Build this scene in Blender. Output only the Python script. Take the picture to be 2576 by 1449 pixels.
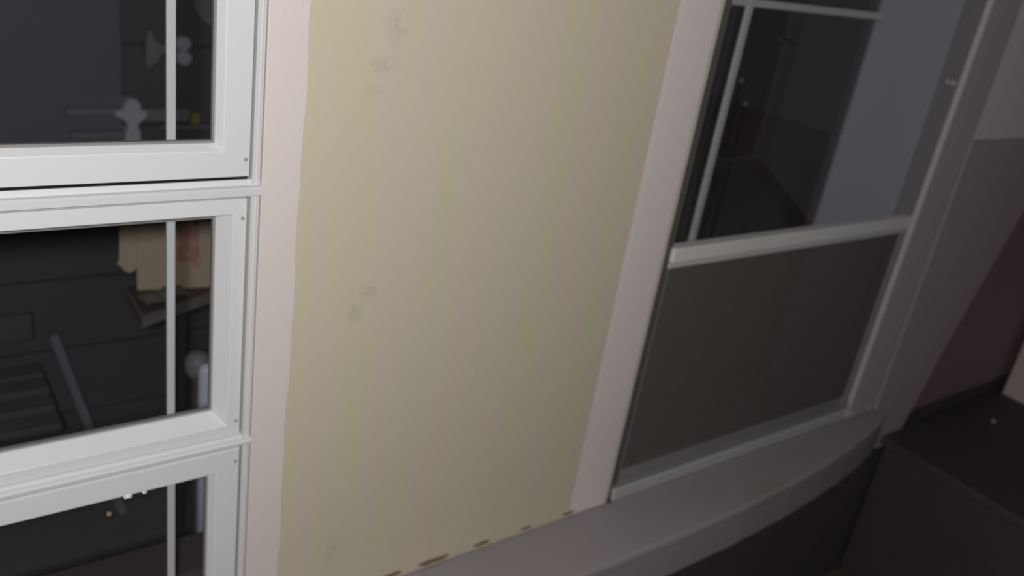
import bpy, bmesh, math, random
from mathutils import Matrix, Vector

random.seed(7)
for o in list(bpy.data.objects):
    bpy.data.objects.remove(o, do_unlink=True)
S = bpy.context.scene
C = S.collection
ZC = 1.70                      # eye height; the heights below are given relative to it

# ------------------------------------------------------------------ camera
cam_data = bpy.data.cameras.new('camera')
cam = bpy.data.objects.new('camera', cam_data)
C.objects.link(cam)
S.camera = cam
cam_data.sensor_width = 36.0
cam_data.lens = 2223.17 * 36.0 / 2576.0
cam_data.clip_start = 0.02
right = Vector((0.80114321, -0.57911019, 0.15099979))
up = Vector((0.12010397, 0.4027507, 0.90739567))
back = Vector((-0.58629736, -0.70881821, 0.39221442))
M = Matrix((right, up, back)).transposed().to_4x4()
M.translation = Vector((0, -1.0, ZC))
cam.matrix_world = M
cam_data.dof.use_dof = True
cam_data.dof.focus_distance = 0.82
cam_data.dof.aperture_fstop = 4.6

# ------------------------------------------------------------------ world, light, exposure
W = bpy.data.worlds.new('night')
S.world = W
W.use_nodes = True
W.node_tree.nodes['Background'].inputs[0].default_value = (0.0140, 0.0115, 0.0120, 1)
W.node_tree.nodes['Background'].inputs[1].default_value = 1.0

torch = bpy.data.lights.new('hand_torch', 'POINT')
torch.energy = 60
torch.color = (1.0, 0.985, 0.97)
torch.shadow_soft_size = 0.035
torch_o = bpy.data.objects.new('hand_torch', torch)
torch_o.location = (-0.08, -1.15, ZC + 0.10)
C.objects.link(torch_o)

try:
    S.cycles.max_bounces = 5
    S.cycles.diffuse_bounces = 2
    S.cycles.glossy_bounces = 2
    S.cycles.transmission_bounces = 2
except AttributeError:
    pass
S.view_settings.view_transform = 'Standard'
S.view_settings.look = 'None'
S.view_settings.gamma = 1.0
S.view_settings.exposure = 0.0
S.view_settings.use_curve_mapping = False


# ------------------------------------------------------------------ materials
def new_mat(name):
    m = bpy.data.materials.new(name)
    m.use_nodes = True
    nt = m.node_tree
    return m, nt, nt.nodes['Principled BSDF']


def paint(name, col, rough=0.5, vary=0.05, scale=6.0, bump=0.0, bump_scale=220.0, spec=0.3):
    """A plain painted or moulded surface with a faint unevenness of tone and relief."""
    m, nt, b = new_mat(name)
    N, L = nt.nodes, nt.links
    tc = N.new('ShaderNodeNewGeometry')
    nz = N.new('ShaderNodeTexNoise')
    nz.inputs['Scale'].default_value = scale
    nz.inputs['Detail'].default_value = 4
    L.new(tc.outputs['Position'], nz.inputs['Vector'])
    mx = N.new('ShaderNodeMix')
    mx.data_type = 'RGBA'
    mx.inputs[6].default_value = tuple(c * (1 - vary) for c in col) + (1,)
    mx.inputs[7].default_value = tuple(min(1, c * (1 + vary)) for c in col) + (1,)
    L.new(nz.outputs['Fac'], mx.inputs[0])
    L.new(mx.outputs[2], b.inputs['Base Color'])
    b.inputs['Roughness'].default_value = rough
    b.inputs['Specular IOR Level'].default_value = spec
    if bump:
        n2 = N.new('ShaderNodeTexNoise')
        n2.inputs['Scale'].default_value = bump_scale
        L.new(tc.outputs['Position'], n2.inputs['Vector'])
        bp = N.new('ShaderNodeBump')
        bp.inputs['Strength'].default_value = bump
        bp.inputs['Distance'].default_value = 0.002
        L.new(n2.outputs['Fac'], bp.inputs['Height'])
        L.new(bp.outputs['Normal'], b.inputs['Normal'])
    return m


def add_stains(m, spots, col, strength, nscale=55, lo=0.42, hi=0.68):
    """Smudges with a shape of their own: (x, y, z, rx, ry, rz, amount)."""
    nt = m.node_tree
    N, L = nt.nodes, nt.links
    b = N['Principled BSDF']
    src = b.inputs['Base Color'].links[0].from_socket
    geo = N.new('ShaderNodeNewGeometry')
    nz = N.new('ShaderNodeTexNoise')
    nz.inputs['Scale'].default_value = nscale
    nz.inputs['Detail'].default_value = 5
    L.new(geo.outputs['Position'], nz.inputs['Vector'])
    nr = N.new('ShaderNodeMapRange')
    nr.inputs[1].default_value = lo
    nr.inputs[2].default_value = hi
    L.new(nz.outputs['Fac'], nr.inputs[0])
    total = None
    for (x, y, z, rx, ry, rz, amt) in spots:
        sub = N.new('ShaderNodeVectorMath')
        sub.operation = 'SUBTRACT'
        sub.inputs[1].default_value = (x, y, z)
        L.new(geo.outputs['Position'], sub.inputs[0])
        dv = N.new('ShaderNodeVectorMath')
        dv.operation = 'DIVIDE'
        dv.inputs[1].default_value = (rx, ry, rz)
        L.new(sub.outputs[0], dv.inputs[0])
        ln = N.new('ShaderNodeVectorMath')
        ln.operation = 'LENGTH'
        L.new(dv.outputs[0], ln.inputs[0])
        mr = N.new('ShaderNodeMapRange')
        mr.interpolation_type = 'SMOOTHSTEP'
        mr.inputs[1].default_value = 0.2
        mr.inputs[2].default_value = 1.0
        mr.inputs[3].default_value = amt
        mr.inputs[4].default_value = 0.0
        L.new(ln.outputs['Value'], mr.inputs[0])
        if total is None:
            total = mr.outputs[0]
        else:
            ad = N.new('ShaderNodeMath')
            ad.operation = 'ADD'
            L.new(total, ad.inputs[0])
            L.new(mr.outputs[0], ad.inputs[1])
            total = ad.outputs[0]
    ml = N.new('ShaderNodeMath')
    ml.operation = 'MULTIPLY'
    L.new(total, ml.inputs[0])
    L.new(nr.outputs[0], ml.inputs[1])
    m2 = N.new('ShaderNodeMath')
    m2.operation = 'MULTIPLY'
    m2.use_clamp = True
    m2.inputs[1].default_value = strength
    L.new(ml.outputs[0], m2.inputs[0])
    mx = N.new('ShaderNodeMix')
    mx.data_type = 'RGBA'
    mx.inputs[7].default_value = col + (1,)
    L.new(m2.outputs[0], mx.inputs[0])
    L.new(src, mx.inputs[6])
    L.new(mx.outputs[2], b.inputs['Base Color'])


WALL_SHIFT = 3.35


def streaked_wall(name, c1, c2):
    """Old beige paint rolled on in upright lanes of slightly different tint."""
    m, nt, b = new_mat(name)
    N, L = nt.nodes, nt.links
    geo = N.new('ShaderNodeNewGeometry')
    mp = N.new('ShaderNodeMapping')
    mp.inputs['Scale'].default_value = (15, 1, 0.9)
    mp.inputs['Location'].default_value = (WALL_SHIFT, 0, 0)
    L.new(geo.outputs['Position'], mp.inputs['Vector'])
    nz = N.new('ShaderNodeTexNoise')
    nz.inputs['Scale'].default_value = 1.0
    nz.inputs['Detail'].default_value = 2
    L.new(mp.outputs[0], nz.inputs['Vector'])
    mr = N.new('ShaderNodeMapRange')
    mr.inputs[1].default_value = 0.35
    mr.inputs[2].default_value = 0.65
    L.new(nz.outputs['Fac'], mr.inputs[0])
    mx = N.new('ShaderNodeMix')
    mx.data_type = 'RGBA'
    mx.inputs[6].default_value = c1 + (1,)
    mx.inputs[7].default_value = c2 + (1,)
    L.new(mr.outputs[0], mx.inputs[0])
    L.new(mx.outputs[2], b.inputs['Base Color'])
    n2 = N.new('ShaderNodeTexNoise')
    n2.inputs['Scale'].default_value = 300
    L.new(geo.outputs['Position'], n2.inputs['Vector'])
    bp = N.new('ShaderNodeBump')
    bp.inputs['Strength'].default_value = 0.12
    bp.inputs['Distance'].default_value = 0.001
    L.new(n2.outputs['Fac'], bp.inputs['Height'])
    L.new(bp.outputs['Normal'], b.inputs['Normal'])
    b.inputs['Roughness'].default_value = 0.7
    b.inputs['Specular IOR Level'].default_value = 0.2
    return m


def glass(name, tint=(0.93, 0.94, 0.95), f0=0.045):
    m, nt, b = new_mat(name)
    N, L = nt.nodes, nt.links
    N.remove(b)
    out = N['Material Output']
    lw = N.new('ShaderNodeLayerWeight')
    lw.inputs['Blend'].default_value = 0.5
    pw = N.new('ShaderNodeMath')
    pw.operation = 'POWER'
    pw.inputs[1].default_value = 5.0
    L.new(lw.outputs['Facing'], pw.inputs[0])
    ma = N.new('ShaderNodeMath')
    ma.operation = 'MULTIPLY_ADD'
    ma.inputs[1].default_value = 1 - f0
    ma.inputs[2].default_value = f0
    L.new(pw.outputs[0], ma.inputs[0])
    tr = N.new('ShaderNodeBsdfTransparent')
    tr.inputs[0].default_value = tint + (1,)
    gl = N.new('ShaderNodeBsdfGlossy')
    gl.inputs['Roughness'].default_value = 0.03
    mx = N.new('ShaderNodeMixShader')
    L.new(ma.outputs[0], mx.inputs[0])
    L.new(tr.outputs[0], mx.inputs[1])
    L.new(gl.outputs[0], mx.inputs[2])
    L.new(mx.outputs[0], out.inputs['Surface'])
    return m


def mesh_cloth(name, col, cover):
    """Fine insect netting: part of the light passes, part is scattered by the threads."""
    m, nt, b = new_mat(name)
    N, L = nt.nodes, nt.links
    out = N['Material Output']
    b.inputs['Base Color'].default_value = col + (1,)
    b.inputs['Roughness'].default_value = 0.6
    b.inputs['Specular IOR Level'].default_value = 0.15
    tr = N.new('ShaderNodeBsdfTransparent')
    mx = N.new('ShaderNodeMixShader')
    mx.inputs[0].default_value = cover
    L.new(tr.outputs[0], mx.inputs[1])
    L.new(b.outputs[0], mx.inputs[2])
    L.new(mx.outputs[0], out.inputs['Surface'])
    return m


def emitter(name, col, strength):
    m, nt, b = new_mat(name)
    b.inputs['Base Color'].default_value = col + (1,)
    b.inputs['Emission Color'].default_value = col + (1,)
    b.inputs['Emission Strength'].default_value = strength
    return m


def carton_mat(name):
    """Brown corrugated board with a red upright stamp on its front."""
    m = paint(name, (0.56, 0.445, 0.32), 0.8, 0.07, 9, spec=0.1)
    nt = m.node_tree
    N, L = nt.nodes, nt.links
    b = N['Principled BSDF']
    src = b.inputs['Base Color'].links[0].from_socket
    tc = N.new('ShaderNodeTexCoord')
    sp = N.new('ShaderNodeSeparateXYZ')
    L.new(tc.outputs['Object'], sp.inputs[0])

    def band(sock, lo, hi):
        a = N.new('ShaderNodeMath'); a.operation = 'GREATER_THAN'; a.inputs[1].default_value = lo
        c = N.new('ShaderNodeMath'); c.operation = 'LESS_THAN'; c.inputs[1].default_value = hi
        d = N.new('ShaderNodeMath'); d.operation = 'MULTIPLY'
        L.new(sock, a.inputs[0]); L.new(sock, c.inputs[0])
        L.new(a.outputs[0], d.inputs[0]); L.new(c.outputs[0], d.inputs[1])
        return d.outputs[0]

    def mul(p, q):
        d = N.new('ShaderNodeMath'); d.operation = 'MULTIPLY'
        L.new(p, d.inputs[0]); L.new(q, d.inputs[1])
        return d.outputs[0]

    def add(p, q):
        d = N.new('ShaderNodeMath'); d.operation = 'MAXIMUM'
        L.new(p, d.inputs[0]); L.new(q, d.inputs[1])
        return d.outputs[0]
    x, z = sp.outputs['X'], sp.outputs['Z']
    main = mul(band(x, 0.080, 0.125), band(z, 0.065, 0.18))
    foot = mul(band(x, 0.115, 0.128), band(z, 0.050, 0.068))
    front = band(sp.outputs['Y'], -0.5, 0.002)
    nz = N.new('ShaderNodeTexNoise')
    nz.inputs['Scale'].default_value = 60
    mp = N.new('ShaderNodeMapping')
    mp.inputs['Scale'].default_value = (1.6, 1, 0.7)
    L.new(tc.outputs['Object'], mp.inputs[0])
    L.new(mp.outputs[0], nz.inputs['Vector'])
    mr = N.new('ShaderNodeMapRange')
    mr.inputs[1].default_value = 0.25
    mr.inputs[2].default_value = 0.60
    L.new(nz.outputs['Fac'], mr.inputs[0])
    fac = mul(mul(add(main, foot), front), mr.outputs[0])
    mx = N.new('ShaderNodeMix')
    mx.data_type = 'RGBA'
    mx.inputs[7].default_value = (0.50, 0.21, 0.17, 1)
    L.new(fac, mx.inputs[0])
    L.new(src, mx.inputs[6])
    L.new(mx.outputs[2], b.inputs['Base Color'])
    return m


MAT = dict(
    vinyl=paint('white_vinyl', (0.70, 0.70, 0.715), 0.38, 0.02, 3),
    jamb=paint('white_frame', (0.68, 0.675, 0.67), 0.45, 0.03, 5),
    casing=paint('pinkish_white_gloss', (0.735, 0.66, 0.63), 0.5, 0.03, 4, 0.08),
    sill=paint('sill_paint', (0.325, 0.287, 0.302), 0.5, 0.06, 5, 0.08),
    beige=streaked_wall('beige_wall_paint', (0.622, 0.539, 0.442), (0.598, 0.552, 0.395)),
    pale=paint('pale_wall_paint', (0.76, 0.66, 0.70), 0.7, 0.06, 4, 0.1),
    grey=paint('grey_blue_jamb', (0.275, 0.272, 0.31), 0.6, 0.04, 4),
    alum=paint('dull_aluminium', (0.46, 0.46, 0.45), 0.5, 0.04, 8),
    dullrail=paint('grey_screen_frame', (0.50, 0.495, 0.48), 0.5, 0.04, 8),
    tracklight=paint('brown_grey_track', (0.19, 0.175, 0.18), 0.7, 0.05, 8),
    gap=paint('black_gap_shade', (0.012, 0.012, 0.013), 0.9, 0.05, 8, spec=0.05),  # near black stands for the shade in the gap under the top sash
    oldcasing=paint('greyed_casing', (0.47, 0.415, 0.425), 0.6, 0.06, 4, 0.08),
    track=paint('dark_track', (0.10, 0.095, 0.09), 0.7, 0.05, 8),
    gasket=paint('grey_gasket', (0.22, 0.21, 0.205), 0.6, 0.03, 8),
    darkwood=paint('dark_brown_wood', (0.066, 0.052, 0.056), 0.6, 0.2, 7),
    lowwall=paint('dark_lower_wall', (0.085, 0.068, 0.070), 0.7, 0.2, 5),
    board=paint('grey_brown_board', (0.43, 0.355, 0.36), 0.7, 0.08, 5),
    crate=paint('dull_brown_crate', (0.50, 0.42, 0.40), 0.75, 0.06, 8),
    ceiling=paint('ceiling_white', (0.10, 0.10, 0.10), 0.8, 0.03, 3),
    doorpaint=paint('dark_door', (0.07, 0.07, 0.07), 0.6, 0.05, 3),
    wallshade=paint('dark_plum_shade', (0.25, 0.175, 0.205), 0.7, 0.15, 4),  # shade on the wall past the board, put into the colour
    floor=paint('dark_floor', (0.12, 0.10, 0.09), 0.5, 0.2, 4),
    room=paint('room_wall', (0.12, 0.12, 0.13), 0.8, 0.05, 2),
    reflectpanel=paint('reflection_grey', (0.215, 0.21, 0.25), 0.8, 0.06, 5, spec=0.1),  # grey of the room's reflection in the top pane, as surface colour
    porch=paint('dark_siding', (0.150, 0.148, 0.152), 0.8, 0.1, 5, spec=0.1),
    deck=paint('dark_deck', (0.20, 0.195, 0.21), 0.9, 0.25, 6, spec=0.1),
    railwhite=paint('white_screen_rail', (0.70, 0.68, 0.67), 0.5, 0.04, 8),
    ground=paint('pale_yard_gravel', (0.68, 0.62, 0.62), 0.9, 0.15, 6, spec=0.1),
    pvc=paint('white_plastic', (0.55, 0.57, 0.64), 0.4, 0.03, 6),
    pvcgrey=paint('grey_plastic', (0.17, 0.18, 0.185), 0.5, 0.03, 6),
    rack=paint('pale_rack', (0.62, 0.64, 0.68), 0.6, 0.05, 9),
    rackdim=paint('dull_rack_rail', (0.27, 0.27, 0.29), 0.7, 0.1, 9),
    yellow=paint('yellow_plastic', (0.42, 0.37, 0.10), 0.6, 0.05, 9),
    tabletop=paint('brown_table_top', (0.105, 0.075, 0.07), 0.6, 0.2, 9),
    tableedge=paint('pale_table_edge', (0.21, 0.20, 0.185), 0.6, 0.1, 9),
    bench=paint('charcoal_bench', (0.155, 0.15, 0.155), 0.7, 0.15, 7, spec=0.1),
    benchbar=paint('slate_bar', (0.22, 0.235, 0.265), 0.6, 0.1, 7),
    chip=paint('bare_brown_chip', (0.23, 0.155, 0.105), 0.8, 0.2, 60),
    screw=paint('grey_screw', (0.33, 0.33, 0.34), 0.5, 0.05, 30),
    steel=paint('steel_latch', (0.45, 0.44, 0.45), 0.35, 0.05, 30, spec=0.6),
    glass=glass('window_glass'),
    screen=mesh_cloth('insect_mesh', (0.165, 0.148, 0.14), 0.57),
    carton=carton_mat('brown_carton'),
    plastic_bag=paint('torn_board', (0.20, 0.175, 0.155), 0.7, 0.25, 40),
    bulb=emitter('white_bulb', (0.95, 0.98, 1.0), 4.0),
    amber=emitter('amber_bulb', (1.0, 0.5, 0.25), 1.6),
    dimbulb=emitter('dim_green_bulb', (0.7, 1.0, 0.9), 0.12),
)
add_stains(MAT['beige'], [
    (0.574, 0, ZC - 0.160, 0.022, .1, 0.034, 1.0), (0.556, 0, ZC - 0.207, 0.035, .1, 0.018, 1.0),
    (0.548, 0, ZC - 0.240, 0.022, .1, 0.018, 0.7), (0.568, 0, ZC - 0.524, 0.022, .1, 0.020, 1.3),
    (0.551, 0, ZC - 0.556, 0.020, .1, 0.022, 1.2), (0.545, 0, ZC - 0.982, 0.018, .1, 0.038, 1.2),
    (0.580, 0, ZC - 0.115, 0.022, .1, 0.015, 1.0),
], (0.33, 0.315, 0.25), 0.42, 85, 0.38, 0.72)
add_stains(MAT['sill'], [
    (1.54, -0.135, ZC - 1.088, 0.09, .05, 0.035, 1.0),
], (0.27, 0.24, 0.19), 0.7, 12, 0.2, 0.6)


# ------------------------------------------------------------------ mesh helpers
def link(name, bm, mat, parent=None, smooth=False, bevel=0.0):
    bmesh.ops.recalc_face_normals(bm, faces=bm.faces[:])
    me = bpy.data.meshes.new(name)
    bm.to_mesh(me)
    bm.free()
    o = bpy.data.objects.new(name, me)
    me.materials.append(MAT[mat])
    C.objects.link(o)
    if parent:
        o.parent = parent
    if smooth:
        for p in me.polygons:
            p.use_smooth = True
    if bevel:
        md = o.modifiers.new('edge', 'BEVEL')
        md.width = bevel
        md.segments = 2
        md.limit_method = 'ANGLE'
    return o


def box(bm, x0, x1, y0, y1, z0, z1):
    v = [bm.verts.new((x, y, z)) for x in (x0, x1) for y in (y0, y1) for z in (z0, z1)]
    for f in ((0, 1, 3, 2), (4, 6, 7, 5), (0, 4, 5, 1), (2, 3, 7, 6), (0, 2, 6, 4), (1, 5, 7, 3)):
        bm.faces.new([v[i] for i in f])
    return v


def boxes(name, lst, mat, parent=None, bevel=0.0):
    bm = bmesh.new()
    for b in lst:
        box(bm, *b)
    return link(name, bm, mat, parent, bevel=bevel)


def prism(name, pts, z0, z1, mat, parent=None, bevel=0.0):
    """A plan outline (x, y) raised from z0 to z1."""
    bm = bmesh.new()
    a = [bm.verts.new((x, y, z0)) for x, y in pts]
    b = [bm.verts.new((x, y, z1)) for x, y in pts]
    n = len(pts)
    bm.faces.new(a[::-1])
    bm.faces.new(b)
    for i in range(n):
        bm.faces.new((a[i], a[(i + 1) % n], b[(i + 1) % n], b[i]))
    return link(name, bm, mat, parent, bevel=bevel)


def slab(name, pts, y0, y1, mat, parent=None, bevel=0.0, smooth=False):
    """An outline on the wall (x, z) with thickness from y0 to y1."""
    bm = bmesh.new()
    a = [bm.verts.new((x, y0, z)) for x, z in pts]
    b = [bm.verts.new((x, y1, z)) for x, z in pts]
    n = len(pts)
    bm.faces.new(a[::-1])
    bm.faces.new(b)
    for i in range(n):
        bm.faces.new((a[i], a[(i + 1) % n], b[(i + 1) % n], b[i]))
    return link(name, bm, mat, parent, bevel=bevel)


def ring(name, x0, x1, z0, z1, prof, mat, parent=None):
    """A mitred frame: prof is a closed outline of (inset, y)."""
    bm = bmesh.new()
    loops = []
    for pr in prof:
        o, y = pr[0], pr[1]
        t = pr[2] if len(pr) > 2 else o
        loops.append([bm.verts.new(p) for p in ((x0 + o, y, z0 + o), (x1 - o, y, z0 + o), (x1 - o, y, z1 - t), (x0 + o, y, z1 - t))])
    n = len(loops)
    for k in range(n):
        p, q = loops[k], loops[(k + 1) % n]
        for i in range(4):
            bm.faces.new((p[i], p[(i + 1) % 4], q[(i + 1) % 4], q[i]))
    return link(name, bm, mat, parent)


def disc(bm, x, y0, y1, z, r, n=14):
    a = [bm.verts.new((x + r * math.cos(2 * math.pi * i / n), y0, z + r * math.sin(2 * math.pi * i / n))) for i in range(n)]
    b = [bm.verts.new((v.co.x, y1, v.co.z)) for v in a]
    bm.faces.new(a)
    bm.faces.new(b[::-1])
    for i in range(n):
        bm.faces.new((a[i], b[i], b[(i + 1) % n], a[(i + 1) % n]))


def lathe(name, prof, mat, parent=None, n=24):
    """(r, z) outline turned about the local upright axis."""
    bm = bmesh.new()
    rows = []
    for r, z in prof:
        if r < 1e-5:
            rows.append([bm.verts.new((0, 0, z))])
        else:
            rows.append([bm.verts.new((r * math.cos(2 * math.pi * i / n), r * math.sin(2 * math.pi * i / n), z)) for i in range(n)])
    for p, q in zip(rows, rows[1:]):
        for i in range(n):
            j = (i + 1) % n
            if len(p) == 1 and len(q) == 1:
                continue
            if len(p) == 1:
                bm.faces.new((p[0], q[i], q[j]))
            elif len(q) == 1:
                bm.faces.new((p[i], p[j], q[0]))
            else:
                bm.faces.new((p[i], p[j], q[j], q[i]))
    return link(name, bm, mat, parent, smooth=True)


def empty(name, loc=(0, 0, 0), rz=0.0):
    o = bpy.data.objects.new(name, None)
    o.empty_display_size = 0.05
    o.location = loc
    o.rotation_euler = (0, 0, rz)
    C.objects.link(o)
    return o


def tag(o, label, cat, group=None, kind=None):
    o['label'] = label
    o['category'] = cat
    if group:
        o['group'] = group
    if kind:
        o['kind'] = kind
    return o


def setting(o, label, cat):
    return tag(o, label, cat, kind='structure')


# ------------------------------------------------------------------ the room shell
XL, XR, YB = -2.4, 4.3, -3.2
SILL = ZC - 1.083            # top of the window ledge
HEAD = ZC + 0.075            # top of the window openings
CEIL = 3.3
LW0, LW1 = -0.47, 0.404      # opening of the three-tier window
RW0, RW1 = 1.17, 2.0         # opening of the deep window
TH = 0.27                    # thickness of the window wall

setting(boxes('floor', [(XL, XR, YB, TH, -0.05, 0)], 'floor'), 'dark floor of the dim room, below the picture', 'floor')
setting(boxes('ceiling', [(XL, XR, YB, TH, CEIL, CEIL + 0.05)], 'ceiling'), 'plain dim ceiling above the windows', 'ceiling')
setting(boxes('wall_back', [(XL, 1.02, YB - 0.1, YB, 0, CEIL), (2.1, XR, YB - 0.1, YB, 0, CEIL), (1.02, 2.1, YB - 0.1, YB, 2.1, CEIL)], 'room'),
        'dim grey wall facing the windows, seen only as a reflection', 'wall')
dd = setting(empty('added_door_1', (0, 0, 0)), 'unseen dark panelled door facing the windows, added for its reflection', 'door')  # out of view, added so its dark edge reflects in the panes
boxes('door_leaf', [(1.02, 2.1, YB - 0.08, YB - 0.04, 0, 2.1)], 'doorpaint', dd)
for pz0, pz1 in ((0.2, 0.95), (1.1, 1.95)):
    for px0 in (1.12, 1.62):
        boxes('door_panel', [(px0, px0 + 0.38, YB - 0.045, YB - 0.032, pz0, pz1)], 'doorpaint', dd, bevel=0.006)
setting(boxes('wall_side_left', [(XL - 0.1, XL, YB, TH, 0, CEIL)], 'room'), 'dim side wall beyond the three-tier window', 'wall')
setting(boxes('wall_side_right', [(XR, XR + 0.1, YB, TH, 0, CEIL)], 'lowwall'), 'dark side wall at the far end of the room', 'wall')
setting(boxes('wall_front', [(XL, LW0, 0, TH, SILL - 0.02, CEIL), (LW0, RW1, 0, TH, HEAD, CEIL)], 'beige'),
        'beige window wall over and beside the openings', 'wall')

# beige stretch between the two windows, with an uneven painted edge
wall_mid = setting(prism('wall_middle', [(LW1, 0), (RW0, 0), (RW0, TH), (0.72, TH), (LW1, 0.094)], SILL - 0.02, HEAD, 'beige'),
                   'beige painted wall with grey smudges between the two windows', 'wall')
for (cx, wd, hh) in ((0.664, 0.050, 0.011), (0.752, 0.060, 0.012), (0.857, 0.040, 0.009), (0.958, 0.024, 0.006), (1.064, 0.030, 0.007)):
    pts = []
    for i in range(12):
        a = 2 * math.pi * i / 12
        k = 0.75 + 0.5 * random.random()
        pts.append((cx + wd * 0.5 * math.cos(a) * k, SILL + 0.0065 + hh * 0.42 * math.sin(a) * k))
    slab('paint_chip', pts, -0.0022, 0.001, 'chip', wall_mid)

setting(boxes('wall_right', [(RW1, XR, 0, TH, SILL - 0.02, CEIL)], 'pale'), 'pale pinkish wall past the deep window, fading into the dark', 'wall')
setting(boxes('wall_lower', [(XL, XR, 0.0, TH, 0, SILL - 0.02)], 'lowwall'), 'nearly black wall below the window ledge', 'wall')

# window ledge with a rounded far corner
pts = [(-0.75, 0.0), (-0.75, -0.150), (0.6, -0.150), (1.25, -0.149), (1.45, -0.145), (1.63, -0.134), (1.78, -0.119), (1.90, -0.102),
       (2.02, -0.080), (2.10, -0.060), (2.153, -0.040), (2.175, -0.020), (2.18, 0.0)]
ledge = setting(empty('trim_1', (0, 0, 0)), 'wide white painted window ledge with worn rounded front edge', 'window ledge')
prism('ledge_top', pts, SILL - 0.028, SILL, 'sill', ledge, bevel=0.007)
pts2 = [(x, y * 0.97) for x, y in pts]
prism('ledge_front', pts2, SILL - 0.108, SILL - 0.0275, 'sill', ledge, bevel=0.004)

# casings
n = 60
left_edge = [(LW1 + 0.0, SILL), (LW1 + 0.0, HEAD + 0.05)]
right_edge = []
ph = [random.random() * 6 for _ in range(4)]
for i in range(n + 1):
    z = HEAD + 0.05 + (SILL - HEAD - 0.05) * i / n
    w = 0.0011 * math.sin(z * 19 + ph[0]) + 0.0008 * math.sin(z * 47 + ph[1]) + 0.0005 * math.sin(z * 111 + ph[2])
    right_edge.append((0.4555 + w, z))
trim2 = setting(slab('trim_2', left_edge + right_edge, -0.0045, 0.002, 'casing', bevel=0.0012),
                'pinkish white casing strip beside the three-tier window, edge unevenly painted', 'trim')

bm = bmesh.new()
prof = [(1.060, 0.0005), (1.078, -0.0008), (1.100, -0.0018), (1.130, -0.0027), (1.158, -0.0032), (1.164, -0.002), (1.167, 0.001), (1.169, 0.012)]
rows = []
for x, y in prof:
    rows.append((bm.verts.new((x, y, SILL)), bm.verts.new((x, y, HEAD + 0.05))))
for p, q in zip(rows, rows[1:]):
    bm.faces.new((p[0], q[0], q[1], p[1]))
bm.faces.new([r[0] for r in rows])
bm.faces.new([r[1] for r in rows])
bm.faces.new((rows[0][0], rows[0][1], rows[-1][1], rows[-1][0]))
setting(link('trim_3', bm, 'casing'), 'pinkish white casing board between beige wall and deep window', 'trim')

# casing past the deep window, foot rounded off
zb = ZC - 1.074
pts = [(2.0, HEAD + 0.05), (2.0, zb + 0.05)]
for i in range(1, 9):
    a = math.pi + (math.pi / 2) * i / 8
    pts.append((2.05 + 0.05 * math.cos(a), zb + 0.05 + 0.05 * math.sin(a)))
pts += [(2.095, zb), (2.137, zb + 0.018), (2.137, HEAD + 0.05)]
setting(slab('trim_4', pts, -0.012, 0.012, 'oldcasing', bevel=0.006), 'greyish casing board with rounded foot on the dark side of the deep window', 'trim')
setting(boxes('trim_5', [(LW0 - 0.06, RW1 + 0.137, -0.012, 0.01, HEAD - 0.004, HEAD + 0.075)], 'casing', bevel=0.004),
        'head casing over both windows, above the picture', 'trim')

# ------------------------------------------------------------------ window_1 : three tiers of white sashes
w1 = setting(empty('window_1', (0, 0, 0)), 'white three-tier window with narrow upright grille bars and dark panes', 'window')
ring('frame', LW0, 0.4035, SILL, HEAD, [(0, -0.0005), (0.0022, -0.0005), (0.0026, -0.006), (0.0045, -0.006), (0.0055, -0.0035), (0.0075, -0.0035), (0.0085, -0.006), (0.0125, -0.006),
                                        (0.0125, 0.020), (0.016, 0.020), (0.016, 0.09), (0, 0.09)], 'jamb', w1)


def sash(x0, x1, z0, z1, prof, glass_y, face, bar_y, screws, gasket_in, bar_x):
    s = ring('sash', x0, x1, z0, z1, prof, 'vinyl', w1)
    i = gasket_in
    boxes('pane', [(x0 + i - 0.004, x1 - i + 0.004, glass_y, glass_y + 0.004, z0 + i - 0.004, z1 - i + 0.004)], 'glass', s)
    ring('gasket', x0 + i - 0.004, x1 - i + 0.004, z0 + i - 0.004, z1 - i + 0.004,
         [(0, glass_y - 0.0015), (0.0065, glass_y - 0.0005), (0.0065, glass_y + 0.0055), (0, glass_y + 0.0055)], 'gasket', s)
    for bx in (bar_x, x0 + x1 - bar_x):
        boxes('grille_bar', [(bx - 0.0052, bx + 0.0052, bar_y, bar_y + 0.006, z0 + i, z1 - i)], 'jamb', s, bevel=0.0015)
    for sx, sz in screws:
        bm = bmesh.new()
        disc(bm, sx, face - 0.0006, face + 0.002, sz, 0.0024)
        link('screw', bm, 'screw', s)
    return s


SX0 = -0.4545
flush = [(0, -0.007), (0.0015, -0.010), (0.0320, -0.010), (0.0335, -0.0095), (0.0400, 0.000), (0.0400, 0.0085), (0.016, 0.0085), (0.016, 0.050), (0, 0.050)]
# top tier
z1b, z1t = ZC - 0.3435, ZC + 0.055
sash(SX0, 0.387, z1b, z1t, flush, 0.004, -0.010, 0.010, [(0.381, z1b + 0.022), (SX0 + 0.006, z1b + 0.022)], 0.0400, 0.3010)
# middle tier, panes set deeper
z2b, z2t = ZC - 0.716, ZC - 0.374
deep = [(0, 0.000), (0.0155, 0.000, 0.0195), (0.0165, 0.0008, 0.0205), (0.0305, 0.0215, 0.0215), (0.0305, 0.0300, 0.0215), (0.010, 0.0300), (0.010, 0.060), (0, 0.060)]
sash(SX0, 0.388, z2b, z2t, deep, 0.0255, 0.0, 0.0315, [(0.3835, z2t - 0.026), (0.3835, z2b + 0.022), (SX0 + 0.006, z2t - 0.026)], 0.0305, 0.3070)
# bottom tier
z3b, z3t = SILL + 0.014, ZC - 0.7335
sash(SX0, 0.387, z3b, z3t, flush, 0.004, -0.010, 0.010, [(0.381, z3t - 0.02), (0.381, z3b + 0.02)], 0.0400, 0.3010)
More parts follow.
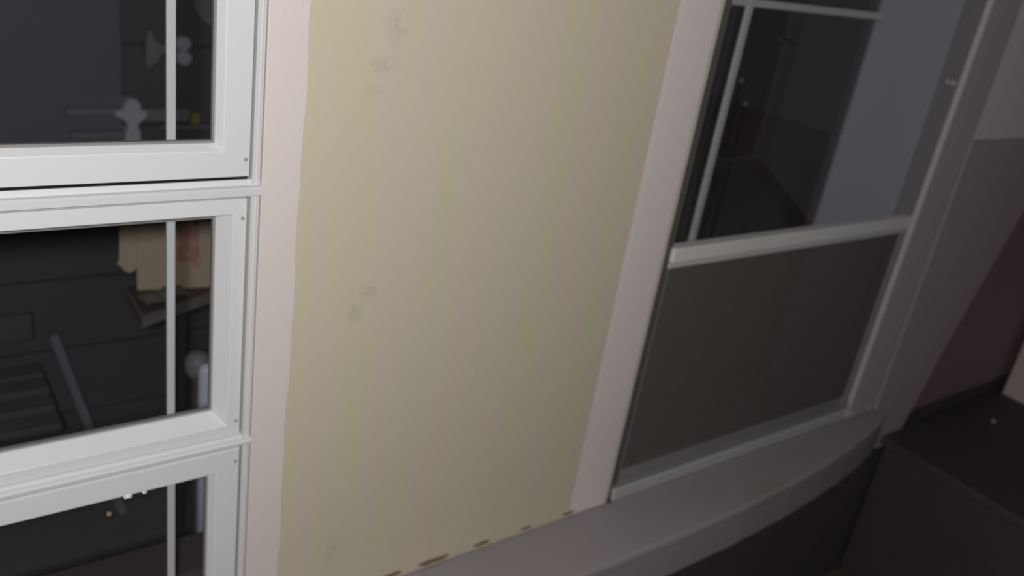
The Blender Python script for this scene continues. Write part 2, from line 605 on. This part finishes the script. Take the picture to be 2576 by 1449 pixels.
# mullions between the tiers; thin strips paint the shade in the gaps
boxes('gap_shade', [(SX0, 0.387, -0.001, 0.012, z1b - 0.0055, z1b + 0.0005)], 'gap', w1)
boxes('gap_shade', [(SX0, 0.387, 0.003, 0.012, z2t - 0.0005, z2t + 0.0055)], 'alum', w1)
boxes('gap_shade', [(SX0, 0.387, -0.001, 0.012, z3t - 0.0005, z3t + 0.004)], 'gasket', w1)
for (za, zb_) in ((z2t + 0.0050, z1b - 0.0052), (z3t + 0.0036, z2b - 0.0005)):
    bm = bmesh.new()
    prof = [(-0.006, za), (-0.012, za + 0.002), (-0.013, za + (zb_ - za) * 0.5), (-0.010, za + (zb_ - za) * 0.62), (-0.004, za + (zb_ - za) * 0.66), (-0.003, zb_), (0.06, zb_), (0.06, za)]
    L_ = [bm.verts.new((LW0 + 0.004, y, z)) for y, z in prof]
    R_ = [bm.verts.new((0.4025, y, z)) for y, z in prof]
    for i in range(len(prof)):
        j = (i + 1) % len(prof)
        bm.faces.new((L_[i], L_[j], R_[j], R_[i]))
    bm.faces.new(L_)
    bm.faces.new(R_[::-1])
    link('mullion', bm, 'vinyl', w1)

# ------------------------------------------------------------------ window_2 : deep window with inner half screen
w2 = setting(empty('window_2', (0, 0, 0)), 'deep window with grille bars above and a grey insect screen below', 'window')
# reveal: far jamb, near jamb, head, outer sill
boxes('jamb_lining', [(1.994, 2.006, 0.044, 0.262, SILL, HEAD)], 'grey', w2)
boxes('jamb_lining', [(1.160, 1.175, 0.036, 0.262, SILL, HEAD)], 'grey', w2)
boxes('head_lining', [(1.174, 1.995, 0.036, 0.262, HEAD - 0.01, HEAD + 0.002)], 'grey', w2)
boxes('outer_sill', [(1.174, 1.995, 0.026, 0.262, SILL - 0.015, SILL + 0.012)], 'gasket', w2)
# tracks of the inner screen
boxes('track', [(1.1685, 1.192, 0.004, 0.010, SILL + 0.002, HEAD), (1.1685, 1.176, 0.010, 0.034, SILL + 0.002, HEAD)], 'track', w2)
boxes('track', [(1.9975, 2.004, 0.000, 0.046, SILL + 0.002, HEAD)], 'tracklight', w2)
bm = bmesh.new()
disc(bm, 1.981, -0.004, 0.016, ZC - 0.2085, 0.006)
box(bm, 1.957, 1.975, 0.002, 0.008, ZC - 0.209, ZC - 0.201)
link('latch', bm, 'steel', w2)
# outer glazing: sash, pane, grille
us = ring('outer_sash', 1.172, 1.996, SILL + 0.012, HEAD - 0.01, [(0, 0.243), (0.006, 0.243), (0.008, 0.246), (0.008, 0.262), (0, 0.262)], 'track', w2)
boxes('pane', [(1.176, 1.9945, 0.236, 0.240, SILL + 0.02, HEAD - 0.018)], 'glass', us)
boxes('grille_bar', [(1.500, 1.518, 0.220, 0.228, ZC - 0.70, HEAD - 0.02)], 'alum', us, bevel=0.002)
boxes('grille_bar', [(1.178, 1.992, 0.221, 0.229, ZC - 0.1125, ZC - 0.0965)], 'alum', us, bevel=0.002)
# inner half screen
sc = empty('screen', (0, 0, 0))
sc.parent = w2
boxes('top_rail', [(1.189, 1.996, -0.004, 0.022, ZC - 0.551, ZC - 0.5215)], 'railwhite', sc, bevel=0.003)
boxes('rail_lip', [(1.189, 1.996, -0.001, 0.020, ZC - 0.563, ZC - 0.5525)], 'dullrail', sc, bevel=0.002)
boxes('stile', [(1.193, 1.199, 0.006, 0.018, ZC - 1.06, ZC - 0.560)], 'gasket', sc, bevel=0.001)
boxes('stile', [(1.990, 1.9965, 0.003, 0.018, ZC - 1.06, ZC - 0.560)], 'gasket', sc, bevel=0.001)
bm = bmesh.new()
prof = [(0.001, ZC - 1.066), (0.0005, ZC - 1.052), (0.010, ZC - 1.048), (0.014, ZC - 1.018), (0.024, ZC - 1.016), (0.024, ZC - 1.066)]
L_ = [bm.verts.new((1.178, y, z)) for y, z in prof]
R_ = [bm.verts.new((1.997, y, z)) for y, z in prof]
for i in range(len(prof)):
    j = (i + 1) % len(prof)
    bm.faces.new((L_[i], L_[j], R_[j], R_[i]))
bm.faces.new(L_)
bm.faces.new(R_[::-1])
link('bottom_rail', bm, 'gasket', sc)
boxes('rail_bead', [(1.180, 2.0, -0.006, 0.003, ZC - 1.084, ZC - 1.0545)], 'alum', sc, bevel=0.003)
boxes('netting', [(1.198, 1.990, 0.010, 0.0112, ZC - 1.02, ZC - 0.560)], 'screen', sc)

# ------------------------------------------------------------------ things in the dark room past the deep window
setting(boxes('wall_shade', [(2.137, XR, -0.004, 0.0005, SILL - 0.06, ZC - 0.342)], 'wallshade'), 'painted dark plum panelling low on the wall past the rounded casing', 'shading')  # thin sheet painting the deeper shade beyond the board's slanted edge
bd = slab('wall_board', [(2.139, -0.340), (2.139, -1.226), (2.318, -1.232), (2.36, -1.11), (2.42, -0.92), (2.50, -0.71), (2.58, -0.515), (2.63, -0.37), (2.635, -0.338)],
          -0.012, -0.005, 'board')  # slanted right side shaped after the edge of the shade
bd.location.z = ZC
tag(bd, 'grey brown board beside the rounded casing, its taper cut along a shade boundary', 'board')

dr = empty('low_dresser', (2.95, -0.245, 0.0))
tag(dr, 'low almost black dresser standing past the window ledge', 'dresser')
boxes('body', [(-0.70, 0.70, -0.215, 0.225, 0.05, ZC - 1.215)], 'darkwood', dr, bevel=0.004)
boxes('top', [(-0.72, 0.72, -0.235, 0.235, ZC - 1.215, ZC - 1.19)], 'darkwood', dr, bevel=0.004)
for i in range(2):
    d = boxes('drawer', [(-0.68 + 0.69 * i, -0.01 + 0.69 * i, -0.228, -0.214, 0.09, ZC - 1.24)], 'darkwood', dr, bevel=0.003)
    bm = bmesh.new()
    disc(bm, -0.345 + 0.69 * i, -0.25, -0.226, 0.30, 0.016)
    link('knob', bm, 'steel', d)
for lx in (-0.66, 0.62):
    for ly in (-0.2, 0.16):
        boxes('foot', [(lx, lx + 0.04, ly, ly + 0.04, 0, 0.052)], 'darkwood', dr)

cr = empty('storage_crate', (3.10, -0.20, ZC - 1.19))
tag(cr, 'dull brown crate standing on the black dresser at the picture edge', 'crate')
boxes('side_panel', [(-0.20, -0.186, -0.17, 0.17, 0.0, 0.36)], 'crate', cr, bevel=0.003)
boxes('side_panel', [(0.186, 0.20, -0.17, 0.17, 0.0, 0.36)], 'crate', cr, bevel=0.003)
boxes('front_panel', [(-0.186, 0.186, -0.17, -0.156, 0.0, 0.36)], 'crate', cr, bevel=0.003)
boxes('back_panel', [(-0.186, 0.186, 0.156, 0.17, 0.0, 0.36)], 'crate', cr, bevel=0.003)
boxes('base', [(-0.186, 0.186, -0.156, 0.156, 0.0, 0.014)], 'crate', cr)

bead = empty('small_bead', (2.665, -0.118, ZC - 1.19))
tag(bead, 'tiny pale bead lying on the black dresser top', 'bead')
lathe('ball', [(0, 0), (0.0035, 0.001), (0.005, 0.004), (0.005, 0.006), (0.0035, 0.009), (0, 0.010)], 'steel', bead, 12)
lathe('rim', [(0.0052, 0.0045), (0.0058, 0.005), (0.0052, 0.0055)], 'rack', bead, 12)

# ------------------------------------------------------------------ outside: dark porch seen through the three-tier window
setting(boxes('porch_ground', [(-6, 9, TH, 9, -0.16, -0.10)], 'ground'), 'dark ground outside the windows', 'ground')
fp = setting(empty('floor_porch', (0, 0, 0)), 'dark plank deck of the porch behind the three-tier window', 'deck')
for i in range(12):
    boxes('deck_plank', [(-2.2, 1.60, TH + 0.005 + i * 0.104, TH + 0.103 + i * 0.104, -0.10, -0.085)], 'deck', fp)
pw = setting(empty('wall_porch', (0, 0, 0)), 'dark siding wall of the porch behind the three-tier window', 'wall')
for i in range(11):
    zz = -0.10 + i * 0.22
    boxes('siding_plank', [(-2.2, 1.55, 1.50 - 0.006 * 0, 1.53, zz, zz + 0.214)], 'porch', pw, bevel=0.004)
boxes('reflection_panel', [(-2.2, 0.612, 1.478, 1.502, ZC - 0.93, 2.32)], 'reflectpanel', pw, bevel=0.003)  # added panel imitating the lighter reflection in the top pane
boxes('backing', [(-2.2, 1.55, 1.515, 1.56, -0.10, 2.32)], 'porch', pw)

# carton on a small table
TZ = ZC - 0.868
tb = empty('porch_table', (0.446, 0.683, -0.085))
tag(tb, 'small brown table with pale edge under the cardboard carton', 'table')
th = TZ + 0.085
plan = [(0.0, 0.0), (0.42, 0.19), (0.40, 0.34), (0.004, 0.145)]
prism('table_top', plan, th - 0.010, th, 'tabletop', tb, bevel=0.002)
plan2 = [(-0.004, -0.004), (0.424, 0.188), (0.404, 0.345), (0.000, 0.149)]
bm = bmesh.new()
q = [[bm.verts.new((x, y, z)) for x, y in p] for p, z in ((plan2, th - 0.026), (plan2, th - 0.001), (plan, th - 0.001), (plan, th - 0.026))]
for a in range(4):
    for b in range(4):
        bm.faces.new((q[a][b], q[a][(b + 1) % 4], q[(a + 1) % 4][(b + 1) % 4], q[(a + 1) % 4][b]))
link('edge_band', bm, 'tableedge', tb)
for lx, ly in ((0.20, 0.13), (0.37, 0.19), (0.12, 0.17), (0.36, 0.27)):
    boxes('leg', [(lx, lx + 0.02, ly, ly + 0.02, 0, th - 0.010)], 'lowwall', tb)

ct = empty('carton', (0.465, 0.80, TZ), math.radians(-10))
tag(ct, 'brown cardboard carton with red stamp behind the middle pane', 'carton')
body = boxes('carton_body', [(0.0, 0.33, 0.0, 0.16, 0.001, 0.245)], 'carton', ct, bevel=0.002)
boxes('flap', [(0.0, 0.33, -0.002, 0.078, 0.2452, 0.248)], 'carton', ct)
boxes('flap', [(0.0, 0.33, 0.082, 0.162, 0.2452, 0.248)], 'carton', ct)
# torn flap sticking out on its near side
pts = [(0.0, 0.24), (0.0, 0.055), (-0.006, 0.046), (-0.014, 0.043), (-0.024, 0.047), (-0.030, 0.058), (-0.038, 0.062), (-0.034, 0.075), (-0.032, 0.14), (-0.031, 0.24)]
slab('torn_flap', pts, 0.002, 0.006, 'carton', ct)
# crumpled board under the carton
bm = bmesh.new()
NX, NY = 9, 5
grid = []
for i in range(NX):
    row = []
    for j in range(NY):
        x = 0.0 + 0.10 * i / (NX - 1)
        y = 0.0 + 0.05 * j / (NY - 1)
        z = 0.004 + 0.012 * abs(math.sin(i * 1.9 + j * 0.8)) * (0.35 + 0.65 * math.sin(math.pi * j / (NY - 1)))
        row.append(bm.verts.new((x + 0.004 * math.sin(j * 2.1), y + 0.004 * math.sin(i * 1.3), z)))
    grid.append(row)
for i in range(NX - 1):
    for j in range(NY - 1):
        bm.faces.new((grid[i][j], grid[i + 1][j], grid[i + 1][j + 1], grid[i][j + 1]))
cp = link('crumpled_paper', bm, 'plastic_bag')
md = cp.modifiers.new('thick', 'SOLIDIFY')
md.thickness = 0.002
cp.location = (0.462, 0.712, TZ + 0.002)
cp.rotation_euler = (0, 0, math.radians(20))
tag(cp, 'crumpled pale paper lying on the table before the carton', 'paper')

# white capped pipe close to the glass
pp = empty('capped_pipe', (0.457, 0.335, -0.085))
tag(pp, 'white upright pipe with rounded cap close behind the middle pane', 'pipe')
ht = ZC - 0.797 + 0.085
lathe('pipe_body', [(0.0, 0.0), (0.0145, 0.0), (0.0145, ht - 0.014), (0.0125, ht - 0.006), (0.008, ht - 0.0015), (0.0, ht)], 'pvc', pp)
pe = empty('pipe_elbow', (0.456, 0.378, -0.085))
tag(pe, 'grey rounded pipe end just behind the white capped pipe', 'pipe')
ht = ZC - 0.795 + 0.085
lathe('pipe_body', [(0.0, 0.0), (0.010, 0.0), (0.010, ht - 0.05)], 'lowwall', pe)
lathe('pipe_cap', [(0.010, ht - 0.052), (0.018, ht - 0.048), (0.0225, ht - 0.036), (0.0235, ht - 0.024), (0.021, ht - 0.012), (0.014, ht - 0.003), (0.0, ht)], 'pvcgrey', pe)

# rack of pale rails on the siding
rk = empty('wall_rack', (0.628, 1.472, ZC - 0.738))
tag(rk, 'pale wall rack with rounded post and two rails behind the top pane', 'rack')
pts = [(-0.022, 0.0), (0.020, 0.0), (0.019, 0.035), (0.012, 0.045), (0.019, 0.060), (0.036, 0.074), (0.036, 0.088), (0.020, 0.094), (0.020, 0.108), (0.010, 0.122), (-0.004, 0.124),
       (-0.018, 0.116), (-0.023, 0.094), (-0.045, 0.090), (-0.045, 0.076), (-0.022, 0.066), (-0.012, 0.045), (-0.020, 0.035)]
slab('post', pts, -0.034, 0.006, 'rack', rk, bevel=0.004)
boxes('rail', [(-0.16, -0.02, -0.014, 0.006, 0.073, 0.094)], 'rackdim', rk, bevel=0.004)
boxes('rail', [(0.025, 0.155, -0.014, 0.006, 0.055, 0.092)], 'rackdim', rk, bevel=0.004)
boxes('rail', [(-0.15, -0.018, -0.014, 0.006, 0.010, 0.030)], 'rackdim', rk, bevel=0.004)
boxes('shelf_strip', [(0.075, 0.22, -0.02, 0.006, 0.036, 0.046)], 'rackdim', rk, bevel=0.002)
yb = empty('yellow_block', (0.802, 1.480, ZC - 0.695))
tag(yb, 'small dull yellow block on the rack behind the top pane', 'block')
boxes('block_body', [(-0.012, 0.012, -0.012, 0.012, 0.0, 0.030)], 'yellow', yb, bevel=0.002)
boxes('block_lid', [(-0.0128, 0.0128, -0.0128, 0.0128, 0.030, 0.034)], 'yellow', yb, bevel=0.001)

# pale butterfly hook
bh = empty('butterfly_hook', (0.727, 1.494, ZC - 0.49))
tag(bh, 'pale butterfly shaped hook on the siding, crossed by a grille bar', 'hook')


def oval(cx, cz, rx, rz, n=20, tilt=0.0):
    r = []
    for i in range(n):
        a = 2 * math.pi * i / n
        x, z = rx * math.cos(a), rz * math.sin(a)
        r.append((cx + x * math.cos(tilt) - z * math.sin(tilt), cz + x * math.sin(tilt) + z * math.cos(tilt)))
    return r


slab('wing', [(-0.054, -0.048), (-0.046, -0.052), (-0.030, -0.042), (-0.012, -0.020), (-0.010, 0.012), (-0.026, 0.022), (-0.038, 0.046), (-0.046, 0.050), (-0.052, 0.036), (-0.055, 0.005)],
     -0.016, 0.006, 'rackdim', bh, bevel=0.005)
slab('lobe', oval(0.044, 0.017, 0.021, 0.020), -0.020, 0.006, 'rack', bh, bevel=0.006)
slab('lobe', oval(0.046, -0.022, 0.021, 0.021), -0.020, 0.006, 'rack', bh, bevel=0.006)
boxes('bar', [(-0.015, 0.040, -0.012, 0.006, -0.012, 0.012)], 'rackdim', bh, bevel=0.003)

# round dish on the siding
rd = empty('round_dish', (0.872, 1.494, ZC - 0.345))
tag(rd, 'dim grey round dish hung on the siding behind the top pane', 'dish')
slab('dish_rim', oval(0, 0, 0.075, 0.085, 32), -0.010, 0.006, 'rackdim', rd, bevel=0.004)
slab('dish_centre', oval(0, 0, 0.055, 0.062, 32), -0.014, -0.0095, 'rackdim', rd, bevel=0.003)

# charcoal bench low behind the middle pane
bn = empty('slat_bench', (0.20, 1.22, -0.085))
tag(bn, 'dim charcoal slatted bench on the ground behind the middle pane', 'bench')
for k, (y0, z0) in enumerate(((0.14, 0.54), (0.08, 0.445), (0.01, 0.44), (-0.065, 0.43), (-0.14, 0.42))):
    if k < 1:
        boxes('slat', [(-0.65, 0.145, y0, y0 + 0.02, z0, z0 + 0.075)], 'bench', bn, bevel=0.004)
    else:
        boxes('slat', [(-0.65, 0.155, y0, y0 + 0.065, z0, z0 + 0.022)], 'bench', bn, bevel=0.004)
for lx in (-0.60, -0.19):
    boxes('leg', [(lx, lx + 0.035, -0.13, -0.095, 0, 0.42), (lx, lx + 0.035, 0.165, 0.20, 0, 0.62)], 'bench', bn, bevel=0.004)

# leaning bar
bm = bmesh.new()
a, b = Vector((0.405, 1.44, 0.42)), Vector((0.52, 1.20, -0.066))
d = (b - a).normalized()
s = d.cross(Vector((0, 1, 0))).normalized() * 0.013
t = d.cross(s).normalized() * 0.012
ends = []
for p in (a, b):
    ends.append([bm.verts.new(p + s + t), bm.verts.new(p - s + t), bm.verts.new(p - s - t), bm.verts.new(p + s - t)])
for i in range(4):
    bm.faces.new((ends[0][i], ends[0][(i + 1) % 4], ends[1][(i + 1) % 4], ends[1][i]))
bm.faces.new(ends[0])
bm.faces.new(ends[1][::-1])
lb = link('leaning_bar', bm, 'benchbar', bevel=0.004)
tag(lb, 'slate grey bar leaning at a slant beside the charcoal bench', 'bar')

# little lamps lying on the ground behind the bottom pane
GZ = -0.085


def ground_bulb(x, y, mat, label, r=0.0024):
    o = empty('ground_lamp', (x, y, GZ))
    tag(o, label, 'lamp', 'little lamps on the ground outside')
    lathe('socket', [(0, 0), (0.006, 0), (0.006, 0.012), (0.004, 0.014), (0, 0.014)], 'bench', o, 12)
    lathe('bulb', [(0, 0.013), (r * 0.8, 0.0135), (r, 0.0135 + r), (r * 0.7, 0.0135 + 1.7 * r), (0, 0.0135 + 2 * r)], mat, o, 12)
    return o


for gx, gy, mat, lab in ((0.547, 1.281, 'bulb', 'dimmer of the two touching white lamps behind the bottom pane'),
                         (0.557, 1.281, 'bulb', 'brighter of the two touching white lamps behind the bottom pane'),
                         (0.6, 1.283, 'bulb', 'single white lamp nearest the grille bar of the bottom pane'),
                         (0.486, 1.221, 'amber', 'small amber lamp behind the bottom pane')):
    ground_bulb(gx, gy, mat, lab)

# two faint lamps on stakes far out beyond the deep window
for (x, y, z, lab) in ((3.78, 2.0, ZC - 0.644, 'upper faint stake lamp close to the grille bar of the deep window'),
                       (3.86, 2.0, ZC - 0.766, 'lower faint stake lamp beyond the deep window')):
    o = empty('stake_lamp', (x, y, -0.10))
    tag(o, lab, 'lamp', 'faint stake lamps beyond the deep window')
    hz = z + 0.10
    lathe('stake', [(0, 0), (0.004, 0), (0.004, hz - 0.006), (0, hz - 0.006)], 'lowwall', o, 8)
    lathe('bulb', [(0, hz - 0.006), (0.005, hz - 0.004), (0.006, hz), (0.004, hz + 0.005), (0, hz + 0.006)], 'dimbulb', o, 12)
